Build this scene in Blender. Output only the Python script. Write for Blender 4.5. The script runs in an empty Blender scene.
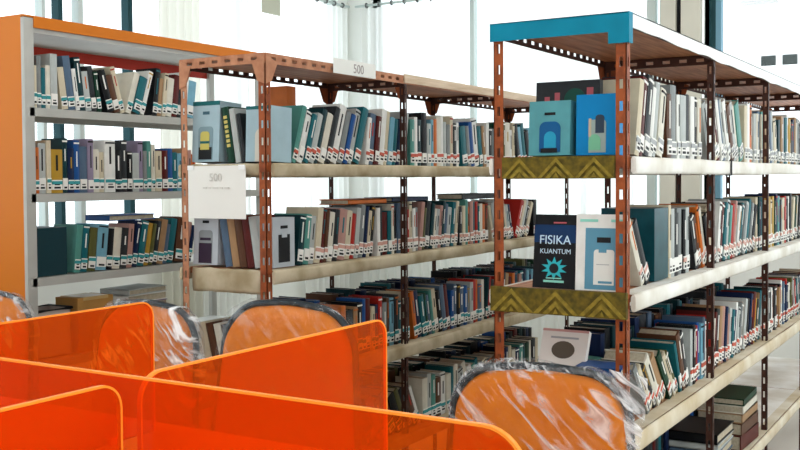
import bpy, bmesh, math, random
from mathutils import Vector, Matrix, noise
C = bpy.context.scene.collection
SC = bpy.context.scene
R = math.radians

# ------------------------------------------------------------------ camera
CAM_H = 1.23062
yaw, pit, roll = 0.54798, 0.03113, 0.00622
fw = Vector((math.cos(yaw)*math.cos(pit), math.sin(yaw)*math.cos(pit), -math.sin(pit)))
rt = Vector((math.sin(yaw), -math.cos(yaw), 0)); up = rt.cross(fw)
rr = rt*math.cos(roll) - up*math.sin(roll); uu = rt*math.sin(roll) + up*math.cos(roll)
cd = bpy.data.cameras.new('camera'); cam = bpy.data.objects.new('camera', cd); C.objects.link(cam)
m = Matrix((rr, uu, -fw)).transposed().to_4x4(); m.translation = (0, 0, CAM_H); cam.matrix_world = m
cd.lens = 1003.6/800*36; cd.sensor_width = 36; cd.shift_x = 6.18/800; cd.shift_y = -14.5/800
cd.clip_start = 0.02
SC.camera = cam

# ------------------------------------------------------------------ world, light, exposure
w = bpy.data.worlds.new('world'); SC.world = w; w.use_nodes = True
w.node_tree.nodes['Background'].inputs[0].default_value = (0.93, 0.98, 1.0, 1)
w.node_tree.nodes['Background'].inputs[1].default_value = 1.9
SC.view_settings.view_transform = 'Standard'; SC.view_settings.look = 'None'
SC.view_settings.gamma = 1; SC.view_settings.exposure = 0.22
def area(name, loc, target, sx, sy, power, col=(1, 1, 1)):
    l = bpy.data.lights.new(name, 'AREA'); l.shape = 'RECTANGLE'; l.size = sx; l.size_y = sy
    l.energy = power; l.color = col
    o = bpy.data.objects.new(name, l); C.objects.link(o); o.location = loc
    o.rotation_euler = (Vector(target)-Vector(loc)).to_track_quat('-Z', 'Y').to_euler()
    return o
# daylight through the windows of the right-hand wall and the wall behind the camera
area('right_window_daylight', (1.9, -2.35, 1.65), (1.9, 3, 1.1), 5.4, 1.5, 28, (0.95, 0.98, 1))
area('rear_window_daylight', (-2.2, 0.6, 1.8), (3, 0.6, 1.0), 3.6, 1.4, 11, (0.97, 0.98, 1))
# daylight through the windows of the left-hand and far walls
area('left_window_daylight', (3.0, 3.78, 1.7), (2.4, 0, 0.9), 5.0, 1.4, 12, (0.95, 0.99, 1))
area('far_window_daylight', (5.6, 1.2, 1.7), (0, 1.2, 0.8), 3.4, 1.4, 10, (0.95, 0.99, 1))

# ------------------------------------------------------------------ materials
MATS = {}
def mat(name, col, rough=0.6, metal=0.0, var=0.0, scale=20, col2=None, bump=0.0, spec=0.16):
    if name in MATS: return MATS[name]
    mt = bpy.data.materials.new(name); mt.use_nodes = True; nt = mt.node_tree
    b = nt.nodes['Principled BSDF']; b.inputs['Base Color'].default_value = (*col, 1)
    b.inputs['Roughness'].default_value = rough; b.inputs['Metallic'].default_value = metal
    b.inputs['Specular IOR Level'].default_value = spec
    if var or col2 or bump:
        tc = nt.nodes.new('ShaderNodeTexCoord'); nz = nt.nodes.new('ShaderNodeTexNoise')
        nz.inputs['Scale'].default_value = scale; nz.inputs['Detail'].default_value = 4
        nt.links.new(tc.outputs['Object'], nz.inputs['Vector'])
        if var or col2:
            cr = nt.nodes.new('ShaderNodeValToRGB')
            c2 = col2 or tuple(max(0, c*(1-var)) for c in col)
            cr.color_ramp.elements[0].position = 0.35; cr.color_ramp.elements[1].position = 0.65
            cr.color_ramp.elements[0].color = (*c2, 1); cr.color_ramp.elements[1].color = (*col, 1)
            nt.links.new(nz.outputs['Fac'], cr.inputs[0]); nt.links.new(cr.outputs[0], b.inputs['Base Color'])
        if bump:
            bp = nt.nodes.new('ShaderNodeBump'); bp.inputs['Strength'].default_value = bump
            bp.inputs['Distance'].default_value = 0.01
            nt.links.new(nz.outputs['Fac'], bp.inputs['Height']); nt.links.new(bp.outputs[0], b.inputs['Normal'])
    MATS[name] = mt; return mt

def wood_mat(name, c1, c2, rough=0.6):
    mt = bpy.data.materials.new(name); mt.use_nodes = True; nt = mt.node_tree
    b = nt.nodes['Principled BSDF']; b.inputs['Roughness'].default_value = rough; b.inputs['Specular IOR Level'].default_value = 0.2
    tc = nt.nodes.new('ShaderNodeTexCoord'); mp = nt.nodes.new('ShaderNodeMapping')
    mp.inputs['Scale'].default_value = (2, 22, 22); nz = nt.nodes.new('ShaderNodeTexNoise'); nz.inputs['Scale'].default_value = 3
    nz.inputs['Detail'].default_value = 5
    cr = nt.nodes.new('ShaderNodeValToRGB'); cr.color_ramp.elements[0].color = (*c1, 1); cr.color_ramp.elements[1].color = (*c2, 1)
    cr.color_ramp.elements[0].position = .35; cr.color_ramp.elements[1].position = .65
    L = nt.links.new
    L(tc.outputs['Object'], mp.inputs[0]); L(mp.outputs[0], nz.inputs['Vector']); L(nz.outputs[0], cr.inputs[0]); L(cr.outputs[0], b.inputs['Base Color'])
    MATS[name] = mt; return mt

def film_mat(name, tint, clear, gloss, diffuse=(0.9, 0.93, 0.95), wr=7.0, streak=True, dens=.55):
    """clear film: see-through, shiny, with white streaks that paint the light caught by creases"""
    mt = bpy.data.materials.new(name); mt.use_nodes = True; nt = mt.node_tree; nt.nodes.clear(); L = nt.links.new
    out = nt.nodes.new('ShaderNodeOutputMaterial')
    tr = nt.nodes.new('ShaderNodeBsdfTransparent'); tr.inputs[0].default_value = (*tint, 1)
    gl = nt.nodes.new('ShaderNodeBsdfGlossy'); gl.inputs['Roughness'].default_value = 0.12
    df = nt.nodes.new('ShaderNodeBsdfDiffuse'); df.inputs[0].default_value = (*diffuse, 1)
    m1 = nt.nodes.new('ShaderNodeMixShader'); m2 = nt.nodes.new('ShaderNodeMixShader')
    L(tr.outputs[0], m1.inputs[1]); L(gl.outputs[0], m1.inputs[2]); m1.inputs[0].default_value = gloss
    L(m1.outputs[0], m2.inputs[1]); L(df.outputs[0], m2.inputs[2]); m2.inputs[0].default_value = 1-clear
    if streak:
        tc = nt.nodes.new('ShaderNodeTexCoord'); mp = nt.nodes.new('ShaderNodeMapping')
        mp.inputs['Scale'].default_value = (1, 4.0, 0.9); m0 = nt.nodes.new('ShaderNodeMapping'); m0.inputs['Rotation'].default_value = (0.85, 0.0, 0.0)
        nz = nt.nodes.new('ShaderNodeTexNoise'); nz.inputs['Scale'].default_value = wr; nz.inputs['Detail'].default_value = 6
        nz.inputs['Distortion'].default_value = 1.2
        cr = nt.nodes.new('ShaderNodeValToRGB'); cr.color_ramp.elements[0].position = .52; cr.color_ramp.elements[1].position = .66
        cr.color_ramp.elements[0].color = (0.0, .0, .0, 1); cr.color_ramp.elements[1].color = (dens, dens, dens, 1)  # white streaks paint the light that wrinkles catch
        bp = nt.nodes.new('ShaderNodeBump'); bp.inputs['Strength'].default_value = 0.9; bp.inputs['Distance'].default_value = 0.02
        L(tc.outputs['Object'], m0.inputs[0]); L(m0.outputs[0], mp.inputs[0]); L(mp.outputs[0], nz.inputs['Vector']); L(nz.outputs[0], cr.inputs[0])
        L(cr.outputs[0], m2.inputs[0]); L(nz.outputs[0], bp.inputs['Height']); L(bp.outputs[0], gl.inputs['Normal'])
    L(m2.outputs[0], out.inputs[0]); MATS[name] = mt; return mt

def acrylic_mat():
    mt = bpy.data.materials.new('orange_acrylic'); mt.use_nodes = True; nt = mt.node_tree; nt.nodes.clear(); L = nt.links.new
    out = nt.nodes.new('ShaderNodeOutputMaterial')
    tr = nt.nodes.new('ShaderNodeBsdfTransparent'); tr.inputs[0].default_value = (0.98, 0.40, 0.11, 1)
    df = nt.nodes.new('ShaderNodeBsdfDiffuse'); df.inputs[0].default_value = (0.90, 0.18, 0.010, 1)
    tl = nt.nodes.new('ShaderNodeBsdfTranslucent'); tl.inputs[0].default_value = (0.90, 0.18, 0.010, 1)
    gl = nt.nodes.new('ShaderNodeBsdfGlossy'); gl.inputs['Roughness'].default_value = 0.08
    a = nt.nodes.new('ShaderNodeMixShader'); b = nt.nodes.new('ShaderNodeMixShader'); c = nt.nodes.new('ShaderNodeMixShader')
    fr = nt.nodes.new('ShaderNodeFresnel'); fr.inputs[0].default_value = 1.12
    L(df.outputs[0], a.inputs[1]); L(tl.outputs[0], a.inputs[2]); a.inputs[0].default_value = 0.45
    L(tr.outputs[0], b.inputs[1]); L(a.outputs[0], b.inputs[2]); b.inputs[0].default_value = 0.23
    L(b.outputs[0], c.inputs[1]); L(gl.outputs[0], c.inputs[2]); L(fr.outputs[0], c.inputs[0])
    L(c.outputs[0], out.inputs[0]); return mt

def sheer_mat(name, col, see):
    mt = bpy.data.materials.new(name); mt.use_nodes = True; nt = mt.node_tree; nt.nodes.clear(); L = nt.links.new
    out = nt.nodes.new('ShaderNodeOutputMaterial')
    tr = nt.nodes.new('ShaderNodeBsdfTransparent')
    df = nt.nodes.new('ShaderNodeBsdfDiffuse'); df.inputs[0].default_value = (*col, 1)
    tl = nt.nodes.new('ShaderNodeBsdfTranslucent'); tl.inputs[0].default_value = (*col, 1)
    a = nt.nodes.new('ShaderNodeMixShader'); b = nt.nodes.new('ShaderNodeMixShader')
    L(df.outputs[0], a.inputs[1]); L(tl.outputs[0], a.inputs[2]); a.inputs[0].default_value = 0.6
    L(a.outputs[0], b.inputs[1]); L(tr.outputs[0], b.inputs[2]); b.inputs[0].default_value = see
    L(b.outputs[0], out.inputs[0]); MATS[name] = mt; return mt

M_wall = mat('white_wall_paint', (0.82, 0.84, 0.80), 0.8, var=0.04, scale=3)
M_cream = mat('cream_pillar_paint', (0.66, 0.64, 0.55), 0.8, var=0.06, scale=4)
M_ceil = mat('ceiling_paint', (0.85, 0.85, 0.83), 0.9)
M_dkframe = mat('dark_teal_window_frame', (0.012, 0.05, 0.06), 0.4, 0.3)
M_ltframe = mat('pale_window_frame', (0.55, 0.62, 0.6), 0.5)
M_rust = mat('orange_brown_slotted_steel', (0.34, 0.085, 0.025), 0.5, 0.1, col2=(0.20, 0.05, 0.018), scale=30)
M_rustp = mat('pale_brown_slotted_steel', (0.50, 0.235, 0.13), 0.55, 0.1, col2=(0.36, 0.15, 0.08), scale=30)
M_board = wood_mat('brown_particle_board', (0.30, 0.115, 0.05), (0.50, 0.23, 0.11))
M_beige = mat('beige_shelf_cloth', (0.58, 0.50, 0.36), 0.85, col2=(0.34, 0.27, 0.16), scale=9, bump=0.3)
M_white = mat('white_shelf_cloth', (0.85, 0.84, 0.80), 0.7, col2=(0.66, 0.62, 0.54), scale=7, bump=0.3)
M_cream2 = mat('cream_shelf_cloth', (0.72, 0.66, 0.54), 0.8, col2=(0.55, 0.45, 0.30), scale=7, bump=0.3)
M_batik = mat('olive_batik', (0.16, 0.115, 0.015), 0.8, col2=(0.07, 0.055, 0.012), scale=60)
M_gold = mat('gold_batik', (0.30, 0.22, 0.03), 0.8, col2=(0.17, 0.125, 0.02), scale=70)
M_teal = mat('teal_tape', (0.0, 0.23, 0.36), 0.5, var=0.15, scale=12)
M_wtape = mat('white_tape', (0.86, 0.88, 0.88), 0.4, var=0.06, scale=12)
M_orange = mat('orange_steel', (0.60, 0.165, 0.006), 0.45, var=0.06, scale=2)
M_greyst = mat('grey_steel', (0.46, 0.46, 0.43), 0.5, 0.1, var=0.1, scale=8)
M_orange_shade = mat('orange_steel_shade', (0.42, 0.03, 0.015), 0.5)  # orange back fascia turned red: its unlit shade is put into the colour
M_paper = mat('white_paper', (0.80, 0.80, 0.76), 0.8, var=0.03, scale=5)
M_ink = mat('faded_ink', (0.62, 0.61, 0.57), 0.8)
M_ink2 = mat('grey_ink', (0.36, 0.32, 0.31), 0.8)
M_pages = mat('book_pages', (0.50, 0.44, 0.33), 0.85, var=0.2, scale=120)
M_label = mat('white_label', (0.82, 0.81, 0.77), 0.6)
M_black = mat('black_print', (0.012, 0.013, 0.015), 0.6)
M_tred = mat('red_label_tape', (0.55, 0.10, 0.06), 0.5)
M_tteal = mat('teal_label_tape', (0.04, 0.30, 0.32), 0.5)
M_tpink = mat('pink_label_tape', (0.62, 0.34, 0.28), 0.5)
M_tgrey = mat('grey_label_tape', (0.35, 0.36, 0.37), 0.5)
M_table = mat('white_tabletop', (0.86, 0.84, 0.80), 0.35)
M_fab = mat('orange_chair_fabric', (0.66, 0.185, 0.004), 0.8, col2=(0.58, 0.15, 0.003), scale=40, bump=0.15)
M_tube = mat('dark_chair_tube', (0.03, 0.04, 0.05), 0.3, 0.6)
M_film = film_mat('clear_plastic_film', (0.98, 0.98, 0.98), 0.9, 0.035)
M_filmw = film_mat('folded_plastic_film', (0.97, 0.97, 0.98), 0.5, 0.12, wr=22, dens=.5)
M_filmc = film_mat('smooth_plastic_film', (0.98, 0.98, 0.98), 0.9, 0.04, wr=5, dens=.16)
M_filmh = film_mat('heavy_plastic_film', (0.96, 0.96, 0.97), 0.5, 0.10, wr=9, dens=.9)
M_acr = acrylic_mat()
M_acre = mat('orange_acrylic_edge', (1.0, 0.30, 0.03), 0.25)  # lighter orange paints the light gathered at the sheet edges
M_sheer = sheer_mat('white_sheer_curtain', (0.93, 0.94, 0.92), 0.15)
M_creamc = sheer_mat('cream_curtain', (0.78, 0.77, 0.70), 0.0)
M_pane = film_mat('window_glass', (0.97, 0.99, 1.0), 1.0, 0.06, streak=False)

PAL = {
 'cream': (0.66, 0.59, 0.45), 'white': (0.80, 0.80, 0.77), 'ivory': (0.72, 0.69, 0.60), 'pale grey': (0.50, 0.53, 0.52),
 'grey': (0.27, 0.29, 0.29), 'charcoal': (0.045, 0.05, 0.055), 'black': (0.014, 0.015, 0.018), 'navy': (0.012, 0.03, 0.09),
 'blue': (0.02, 0.11, 0.32), 'sky blue': (0.22, 0.44, 0.55), 'teal': (0.02, 0.17, 0.20), 'dark teal': (0.008, 0.055, 0.065),
 'sea green': (0.12, 0.33, 0.29), 'dark green': (0.012, 0.07, 0.04), 'maroon': (0.13, 0.018, 0.015), 'red': (0.45, 0.035, 0.025),
 'brown': (0.14, 0.065, 0.035), 'tan': (0.42, 0.27, 0.15), 'orange': (0.62, 0.19, 0.04), 'mustard': (0.50, 0.32, 0.05),
 'pink': (0.50, 0.30, 0.26), 'slate blue': (0.12, 0.18, 0.26), 'lilac': (0.33, 0.28, 0.38), 'olive': (0.14, 0.14, 0.05)}
PAL = {k: tuple(c**1.18 for c in v) for k, v in PAL.items()}
PM = {k: mat(k.replace(' ', '_')+'_book_cover', v, 0.45, var=0.12, scale=25) for k, v in PAL.items()}

# ------------------------------------------------------------------ mesh helpers
class MB:
    def __init__(s): s.v = []; s.f = []; s.mi = []; s.mats = []; s.sm = []
    def _m(s, mt):
        if mt not in s.mats: s.mats.append(mt)
        return s.mats.index(mt)
    def face(s, idx, mt, smooth=False): s.f.append(idx); s.mi.append(s._m(mt)); s.sm.append(smooth)
    def box(s, a, b, mt, M=None):
        n = len(s.v)
        for z in (a[2], b[2]):
            for y in (a[1], b[1]):
                for x in (a[0], b[0]):
                    p = Vector((x, y, z)); s.v.append(M @ p if M else p)
        for q in ((0, 2, 3, 1), (4, 5, 7, 6), (0, 1, 5, 4), (2, 6, 7, 3), (0, 4, 6, 2), (1, 3, 7, 5)):
            s.face([n+i for i in q], mt)
    def prism(s, pts, ax, a, b, mt, M=None):
        """polygon pts extruded along axis ax from a to b; pts are the two other coords in order"""
        n = len(s.v); k = len(pts)
        for t in (a, b):
            for p in pts:
                q = list(p); q.insert(ax, t); q = Vector(q); s.v.append(M @ q if M else q)
        s.face([n+i for i in range(k)][::-1], mt); s.face([n+k+i for i in range(k)], mt)
        for i in range(k):
            j = (i+1) % k; s.face([n+i, n+j, n+k+j, n+k+i], mt)
    def tube(s, path, r, mt, n=10, closed=False, flat=1.0):
        base = len(s.v); P = [Vector(p) for p in path]; N = len(P)
        for i, p in enumerate(P):
            if closed: t = P[(i+1) % N]-P[i-1]
            else: t = P[min(i+1, N-1)]-P[max(i-1, 0)]
            t.normalize(); a = Vector((1, 0, 0)) if abs(t.x) < .9 else Vector((0, 1, 0))
            x = t.cross(a).normalized(); y = t.cross(x)
            for k in range(n):
                an = 2*math.pi*k/n; s.v.append(p+x*math.cos(an)*r+y*math.sin(an)*r*flat)
        for i in range(N if closed else N-1):
            j = (i+1) % N
            for k in range(n):
                l = (k+1) % n; s.face([base+i*n+k, base+i*n+l, base+j*n+l, base+j*n+k], mt, True)
        if not closed:
            s.face([base+k for k in range(n)][::-1], mt); s.face([base+(N-1)*n+k for k in range(n)], mt)
    def build(s, name, parent=None, loc=None, rot=None):
        me = bpy.data.meshes.new(name); me.from_pydata([tuple(v) for v in s.v], [], s.f)
        for mt in s.mats: me.materials.append(mt)
        me.polygons.foreach_set('material_index', s.mi); me.polygons.foreach_set('use_smooth', s.sm)
        bm = bmesh.new(); bm.from_mesh(me); bmesh.ops.recalc_face_normals(bm, faces=bm.faces); bm.to_mesh(me); bm.free()
        o = bpy.data.objects.new(name, me); C.objects.link(o)
        if parent: o.parent = parent
        if loc is not None: o.location = loc
        if rot is not None: o.rotation_euler = rot
        return o
def tag(o, label=None, cat=None, group=None, kind=None):
    if label: o['label'] = label
    if cat: o['category'] = cat
    if group: o['group'] = group
    if kind: o['kind'] = kind
    return o
def empty(name, loc, rz=0):
    o = bpy.data.objects.new(name, None); C.objects.link(o); o.location = loc; o.rotation_euler = (0, 0, rz); o.empty_display_size = .1; return o
def struct(name, boxes, mt):
    b = MB()
    for a, c in boxes: b.box(a, c, mt)
    return tag(b.build(name), kind='structure')
def text_mesh(name, s, size, mt, parent, M, label=None):
    cu = bpy.data.curves.new(name, 'FONT'); cu.body = s; cu.size = size; cu.extrude = 0.0004; cu.align_x = 'CENTER'
    t = bpy.data.objects.new(name, cu); C.objects.link(t)
    bpy.context.view_layer.update()
    me = bpy.data.meshes.new_from_object(t); bpy.data.objects.remove(t)
    me.materials.clear(); me.materials.append(mt)
    o = bpy.data.objects.new(name, me); C.objects.link(o); o.parent = parent; o.matrix_local = M
    return o

# ------------------------------------------------------------------ the room
XF, YL, XB, YR, ZC = 5.78, 3.89, -2.4, -2.6, 3.0
SILL, HEAD = 0.92, 2.62
struct('floor', [((XB-.2, YR-.2, -0.12), (XF+.3, YL+.3, 0))], mat('pale_floor_tile', (0.66, 0.62, 0.56), 0.25, var=0.05, scale=3))
struct('ceiling', [((XB-.2, YR-.2, ZC), (XF+.3, YL+.3, ZC+.1))], M_ceil)
struct('wall_left', [((XB, YL, 0), (XF+.2, YL+.15, SILL)), ((XB, YL, HEAD), (XF+.2, YL+.15, ZC)), ((XB, YL, SILL), (-0.6, YL+.15, HEAD)),
                     ((XF-.12, YL, SILL), (XF+.2, YL+.15, HEAD))], M_wall)
struct('wall_far', [((XF, YR, 0), (XF+.15, YL, SILL)), ((XF, YR, HEAD), (XF+.15, YL, ZC)), ((XF, YR, SILL), (XF+.15, -2.2, HEAD)),
                    ((XF, 3.70, SILL), (XF+.15, YL, HEAD))], M_wall)
struct('wall_back', [((XB-.15, YR, 0), (XB, YL, 1.0)), ((XB-.15, YR, 2.5), (XB, YL, ZC)), ((XB-.15, YR, 1.0), (XB, -1.3, 2.5)),
                     ((XB-.15, 2.5, 1.0), (XB, YL, 2.5))], M_wall)
struct('wall_right', [((XB, YR-.15, 0), (XF+.15, YR, 0.85)), ((XB, YR-.15, 2.5), (XF+.15, YR, ZC)), ((XB, YR-.15, .85), (-0.9, YR, 2.5)),
                      ((4.7, YR-.15, .85), (XF+.15, YR, 2.5))], M_wall)
struct('baseboard_far', [((XF-.02, YR, 0), (XF, YL, 0.125))], mat('baseboard_paint', (0.60, 0.57, 0.50), 0.5))
struct('baseboard_left', [((XB, YL-.02, 0), (XF-.02, YL, 0.125))], mat('baseboard_paint', (0.60, 0.57, 0.50), 0.5))
# pillar on the far wall with its dark slit
struct('trim_1', [((XF-.05, 1.615, 0.0), (XF, 1.70, ZC)), ((XF-.05, 1.475, 0.0), (XF, 1.585, ZC))], M_cream)
struct('trim_2', [((XF-.02, 1.585, SILL), (XF-.004, 1.615, HEAD))], M_black)
def window(name, plane, c, a0, a1, z0, z1, mull, dm, thick=0.02):
    """window with mullions; plane 'x' or 'y', c its coordinate"""
    f = MB()
    def bx(p, q, zz0, zz1, mt, t=0.05):
        if plane == 'y': f.box((p, c+.03, zz0), (q, c+.03+t, zz1), mt)
        else: f.box((c+.03, p, zz0), (c+.03+t, q, zz1), mt)
    for z_ in (z0, z1-.04): bx(a0, a1, z_, z_+.04, M_ltframe)
    bx(a0, a0+.03, z0, z1, M_ltframe); bx(a1-.03, a1, z0, z1, M_ltframe)
    for p, wd, mt in mull: bx(p-wd/2, p+wd/2, z0, z1, mt)
    fr = tag(f.build(name), kind='structure')
    g = MB()
    if plane == 'y': g.box((a0, c+.052, z0), (a1, c+.056, z1), M_pane)
    else: g.box((c+.052, a0, z0), (c+.056, a1, z1), M_pane)
    g.build('pane', fr); return fr
window('window_1', 'y', YL, -0.6, XF-.12, SILL, HEAD, [(3.235, .02, M_ltframe), (3.335, .026, M_dkframe), (3.79, .032, M_dkframe), (3.46, .03, M_ltframe),
       (2.4, .045, M_dkframe), (1.5, .045, M_dkframe), (0.5, .045, M_dkframe), (4.66, .05, M_ltframe)], None)
window('window_2', 'x', XF, 1.70, 3.70, SILL, HEAD, [(3.685, .03, M_ltframe), (2.2, .025, M_ltframe), (1.78, .05, M_ltframe), (2.95, .03, M_ltframe)], None)
window('window_3', 'x', XF, -2.2, 1.475, SILL, HEAD, [(1.44, .06, M_dkframe), (1.395, .03, mat('blue_window_frame', (0.16, .32, .42), .4)), (0.2, .05, M_dkframe), (-1.0, .05, M_dkframe)], None)
window('window_4', 'y', YR-.13, -0.9, 4.7, .85, 2.5, [(0.9, .05, M_ltframe), (2.8, .05, M_ltframe)], None)
window('window_5', 'x', XB-.13, -1.3, 2.5, 1.0, 2.5, [(0.2, .05, M_ltframe), (1.4, .05, M_ltframe)], None)

# building across the yard, seen through the far window
bl = empty('neighbouring_building', (20, 0, 0)); tag(bl, 'white building across the yard with a row of small dark openings', 'building')
MWB = mat('white_facade', (0.9, 0.9, 0.89), 0.8)
b = MB(); b.box((0.0, -9, -3), (4, 9.0, 8), MWB); b.build('facade', bl)
for k in range(12):
    y = 4.0-k*0.385; b = MB(); b.box((-.03, y-.26, 3.33), (0.01, y, 3.52), mat('shaded_opening', (0.02, .03, .03), .8)); b.box((-.05, y-.28, 3.30), (-.0, y+.02, 3.33), MWB); b.build('wall_opening', bl)
b = MB(); b.box((-.25, 3.7, 4.5), (0, 4.35, 4.56), mat('grey_ledge', (0.45, .45, .45), .7)); b.build('ledge', bl)

# unseen ceiling lamps, added to light the room
for i, (x, y) in enumerate(((0.6, -0.4), (0.6, 2.2), (3.4, -0.6), (3.4, 1.5))):
    o = empty('added_ceiling_lamp', (x, y, ZC)); tag(o, ['added white ceiling fill lamp over the desk, right side', 'added white ceiling fill lamp over the desk, left side',
        'added white ceiling fill lamp over the right-hand aisle', 'added white ceiling fill lamp above the bookracks'][i], 'fill lamp', 'added ceiling fill lamps')
    b = MB(); b.box((-.62, -.32, -.05), (.62, .32, -.001), M_ltframe); b.build('fill_lamp_frame', o)
    em = bpy.data.materials.get('fill_lamp_diffuser') or bpy.data.materials.new('fill_lamp_diffuser')
    em.use_nodes = True; em.node_tree.nodes['Principled BSDF'].inputs['Emission Color'].default_value = (1, .97, .92, 1)
    em.node_tree.nodes['Principled BSDF'].inputs['Emission Strength'].default_value = 3
    b = MB(); b.box((-.58, -.28, -.056), (.58, .28, -.05), em); b.build('diffuser', o)
    a = area('added_fill_light', (x, y, ZC-.07), (x, y, 0), 1.1, .5, 4, (1, .96, .9)); 

# ------------------------------------------------------------------ curtains
def curtain(label, plane, c, a0, a1, z0, z1, mt, folds, amp, seed, rings=0, group='window curtains'):
    rnd = random.Random(seed); o = empty('curtain', ((a0+a1)/2, c, z0) if plane == 'y' else (c, (a0+a1)/2, z0))
    tag(o, label, 'curtain', group)
    n = folds*10; b = MB(); L = a1-a0; rows = 6
    ph = [rnd.uniform(-.6, .6) for _ in range(folds+2)]
    for r_ in range(rows):
        z = (z1-z0)*r_/(rows-1)
        for i in range(n+1):
            t = i/n; a = -L/2+L*t; d = amp*math.sin(2*math.pi*folds*t+ph[int(t*folds)]*.5)*(1-.25*r_/rows)+.004*noise.noise(Vector((a*9, z*3, seed)))
            b.v.append(Vector((a, d, z)) if plane == 'y' else Vector((d, a, z)))
    for r_ in range(rows-1):
        for i in range(n):
            k = r_*(n+1)+i; b.face([k, k+1, k+n+2, k+n+1], mt, True)
    b.build('fabric', o)
    for k in range(rings):
        a = -L/2+L*(k+.5)/rings; rb = MB(); path = []
        for q in range(12):
            an = 2*math.pi*q/12
            path.append((a, .014*math.cos(an), z1-z0+.02+.014*math.sin(an)) if plane == 'y' else (.014*math.cos(an), a, z1-z0+.02+.014*math.sin(an)))
        rb.tube(path, .005, mat('grey_curtain_ring', (0.16, .17, .17), .4), 6, closed=True); rb.build('curtain_ring', o)
    return o
curtain('cream curtain bunched beside the dark mullion of the left window', 'y', YL-.07, 3.90, 4.03, 0.25, 2.38, M_creamc, 2, .022, 1)
curtain('cream curtain hanging next to a pale sheer on the left window', 'y', YL-.07, 4.04, 4.20, 0.25, 2.38, M_creamc, 3, .02, 2)
curtain('pale sheer curtain on the left window above the orange-topped rack', 'y', YL-.07, 4.22, 4.62, 0.25, 2.38, M_sheer, 7, .025, 3)
curtain('white sheer curtain with grey rings near the room corner, on the left window', 'y', YL-.07, 5.18, 5.66, 0.25, 2.38, M_sheer, 8, .02, 4, rings=5)
curtain('white sheer curtain with grey rings on the far window beside the corner', 'x', XF-.07, 2.95, 3.74, 0.25, 2.38, M_sheer, 12, .02, 5, rings=8)
curtain('white sheer curtain on the far window behind the teal-taped rack', 'x', XF-.07, 1.85, 2.80, 0.25, 2.38, M_sheer, 10, .02, 6, rings=8)
b = MB(); b.tube([(3.7, YL-.07, 2.40), (5.69, YL-.07, 2.40)], .009, M_ltframe, 8); b.build('curtain_rail_left')
tag(bpy.data.objects['curtain_rail_left'], 'thin grey curtain rail along the left window wall', 'curtain rail'); bpy.data.objects['curtain_rail_left'].name = 'curtain_rail'
b = MB(); b.tube([(XF-.07, 1.75, 2.40), (XF-.07, 3.78, 2.40)], .009, M_ltframe, 8)
tag(b.build('curtain_rail'), 'thin grey curtain rail along the far window wall', 'curtain rail')
b = MB(); b.box((4.82, YL-.02, 2.25), (5.00, YL-.014, 2.55), mat('beige_notice', (0.52, .52, .42), .8))
tag(b.build('notice_board'), 'beige board hanging high on the left window near the corner', 'board')

# ------------------------------------------------------------------ slotted angle racks
def slotted(b, o, a, c, n, L, W, mt, T=.0022, pitch=.05, slot=.022):
    """plate from o along unit a (length L), across unit c (width W), thickness T along n, with a row of slots"""
    o, a, c, n = Vector(o), Vector(a), Vector(c), Vector(n)
    M = Matrix(((a.x, c.x, n.x, o.x), (a.y, c.y, n.y, o.y), (a.z, c.z, n.z, o.z), (0, 0, 0, 1)))
    e = W*.33
    b.box((0, 0, 0), (L, e, T), mt, M); b.box((0, W-e, 0), (L, W, T), mt, M)
    k = 0; p = 0.0
    while p < L-1e-4:
        q = min(L, p+pitch-slot); b.box((p, e, 0), (q, W-e, T), mt, M); p += pitch
TOP, Z2, Z3, Z4, Z5, BAY, RW = 1.6, 1.2815, 0.9662, 0.6402, 0.315, 0.7872, 0.3301
def pad(b, p0, p1, out, zt, h, d, mt, seed, n=48, sag=.003):
    """cloth-wrapped edge: soft rounded strip from p0 to p1 whose bulge points along out"""
    p0, p1, out = Vector(p0), Vector(p1), Vector(out); base = len(b.v); K = 10
    for i in range(n+1):
        t = i/n; p = p0.lerp(p1, t)
        for k in range(K):
            an = 2*math.pi*k/K; ca, sa = math.cos(an), math.sin(an)
            r = (abs(ca)**4+abs(sa)**4)**-.25
            w_ = 1+.10*noise.noise(Vector((t*14+seed, k*.7, seed)))
            b.v.append(p+out*(d*.5*(1+ca*r*w_))+Vector((0, 0, zt-h/2+h/2*sa*r*w_-sag*noise.noise(Vector((t*6, seed, 0)))-.002)))
    for i in range(n):
        for k in range(K):
            l = (k+1) % K; b.face([base+i*K+k, base+i*K+l, base+(i+1)*K+l, base+(i+1)*K+k], mt, True)
    b.face([base+k for k in range(K)][::-1], mt); b.face([base+n*K+k for k in range(K)], mt)
def batik(b, x, y0, y1, zt, h, seed):
    """end band of folded patterned cloth with stepped triangles"""
    n = 3; d = .012; b.box((x-d+.002, y0, zt-h), (x+.004, y1, zt), M_batik)
    W = (y1-y0)/n
    for k in range(n):
        a0 = y0+W*k; cx = a0+W/2
        for s_, (f0, f1) in enumerate(((1.0, .78), (.58, .34))):
            pl = []
            for (ff, inner) in ((f0, 0), (f1, 1)):
                pl.append([(cx-W/2*ff, zt-h+.002), (cx, zt-h+.002+(h-.005)*ff), (cx+W/2*ff, zt-h+.002)])
            o_, i_ = pl; X = x-d-.0006
            for q in ((o_[0], o_[1], i_[1], i_[0]), (o_[1], o_[2], i_[2], i_[1])):
                b.prism(q, 0, X, X+.004, M_gold)
        b.prism([(cx-.006, zt-h+.003), (cx, zt-h+.015), (cx+.006, zt-h+.003)], 0, x-d-.0006, x, M_gold)
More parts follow.
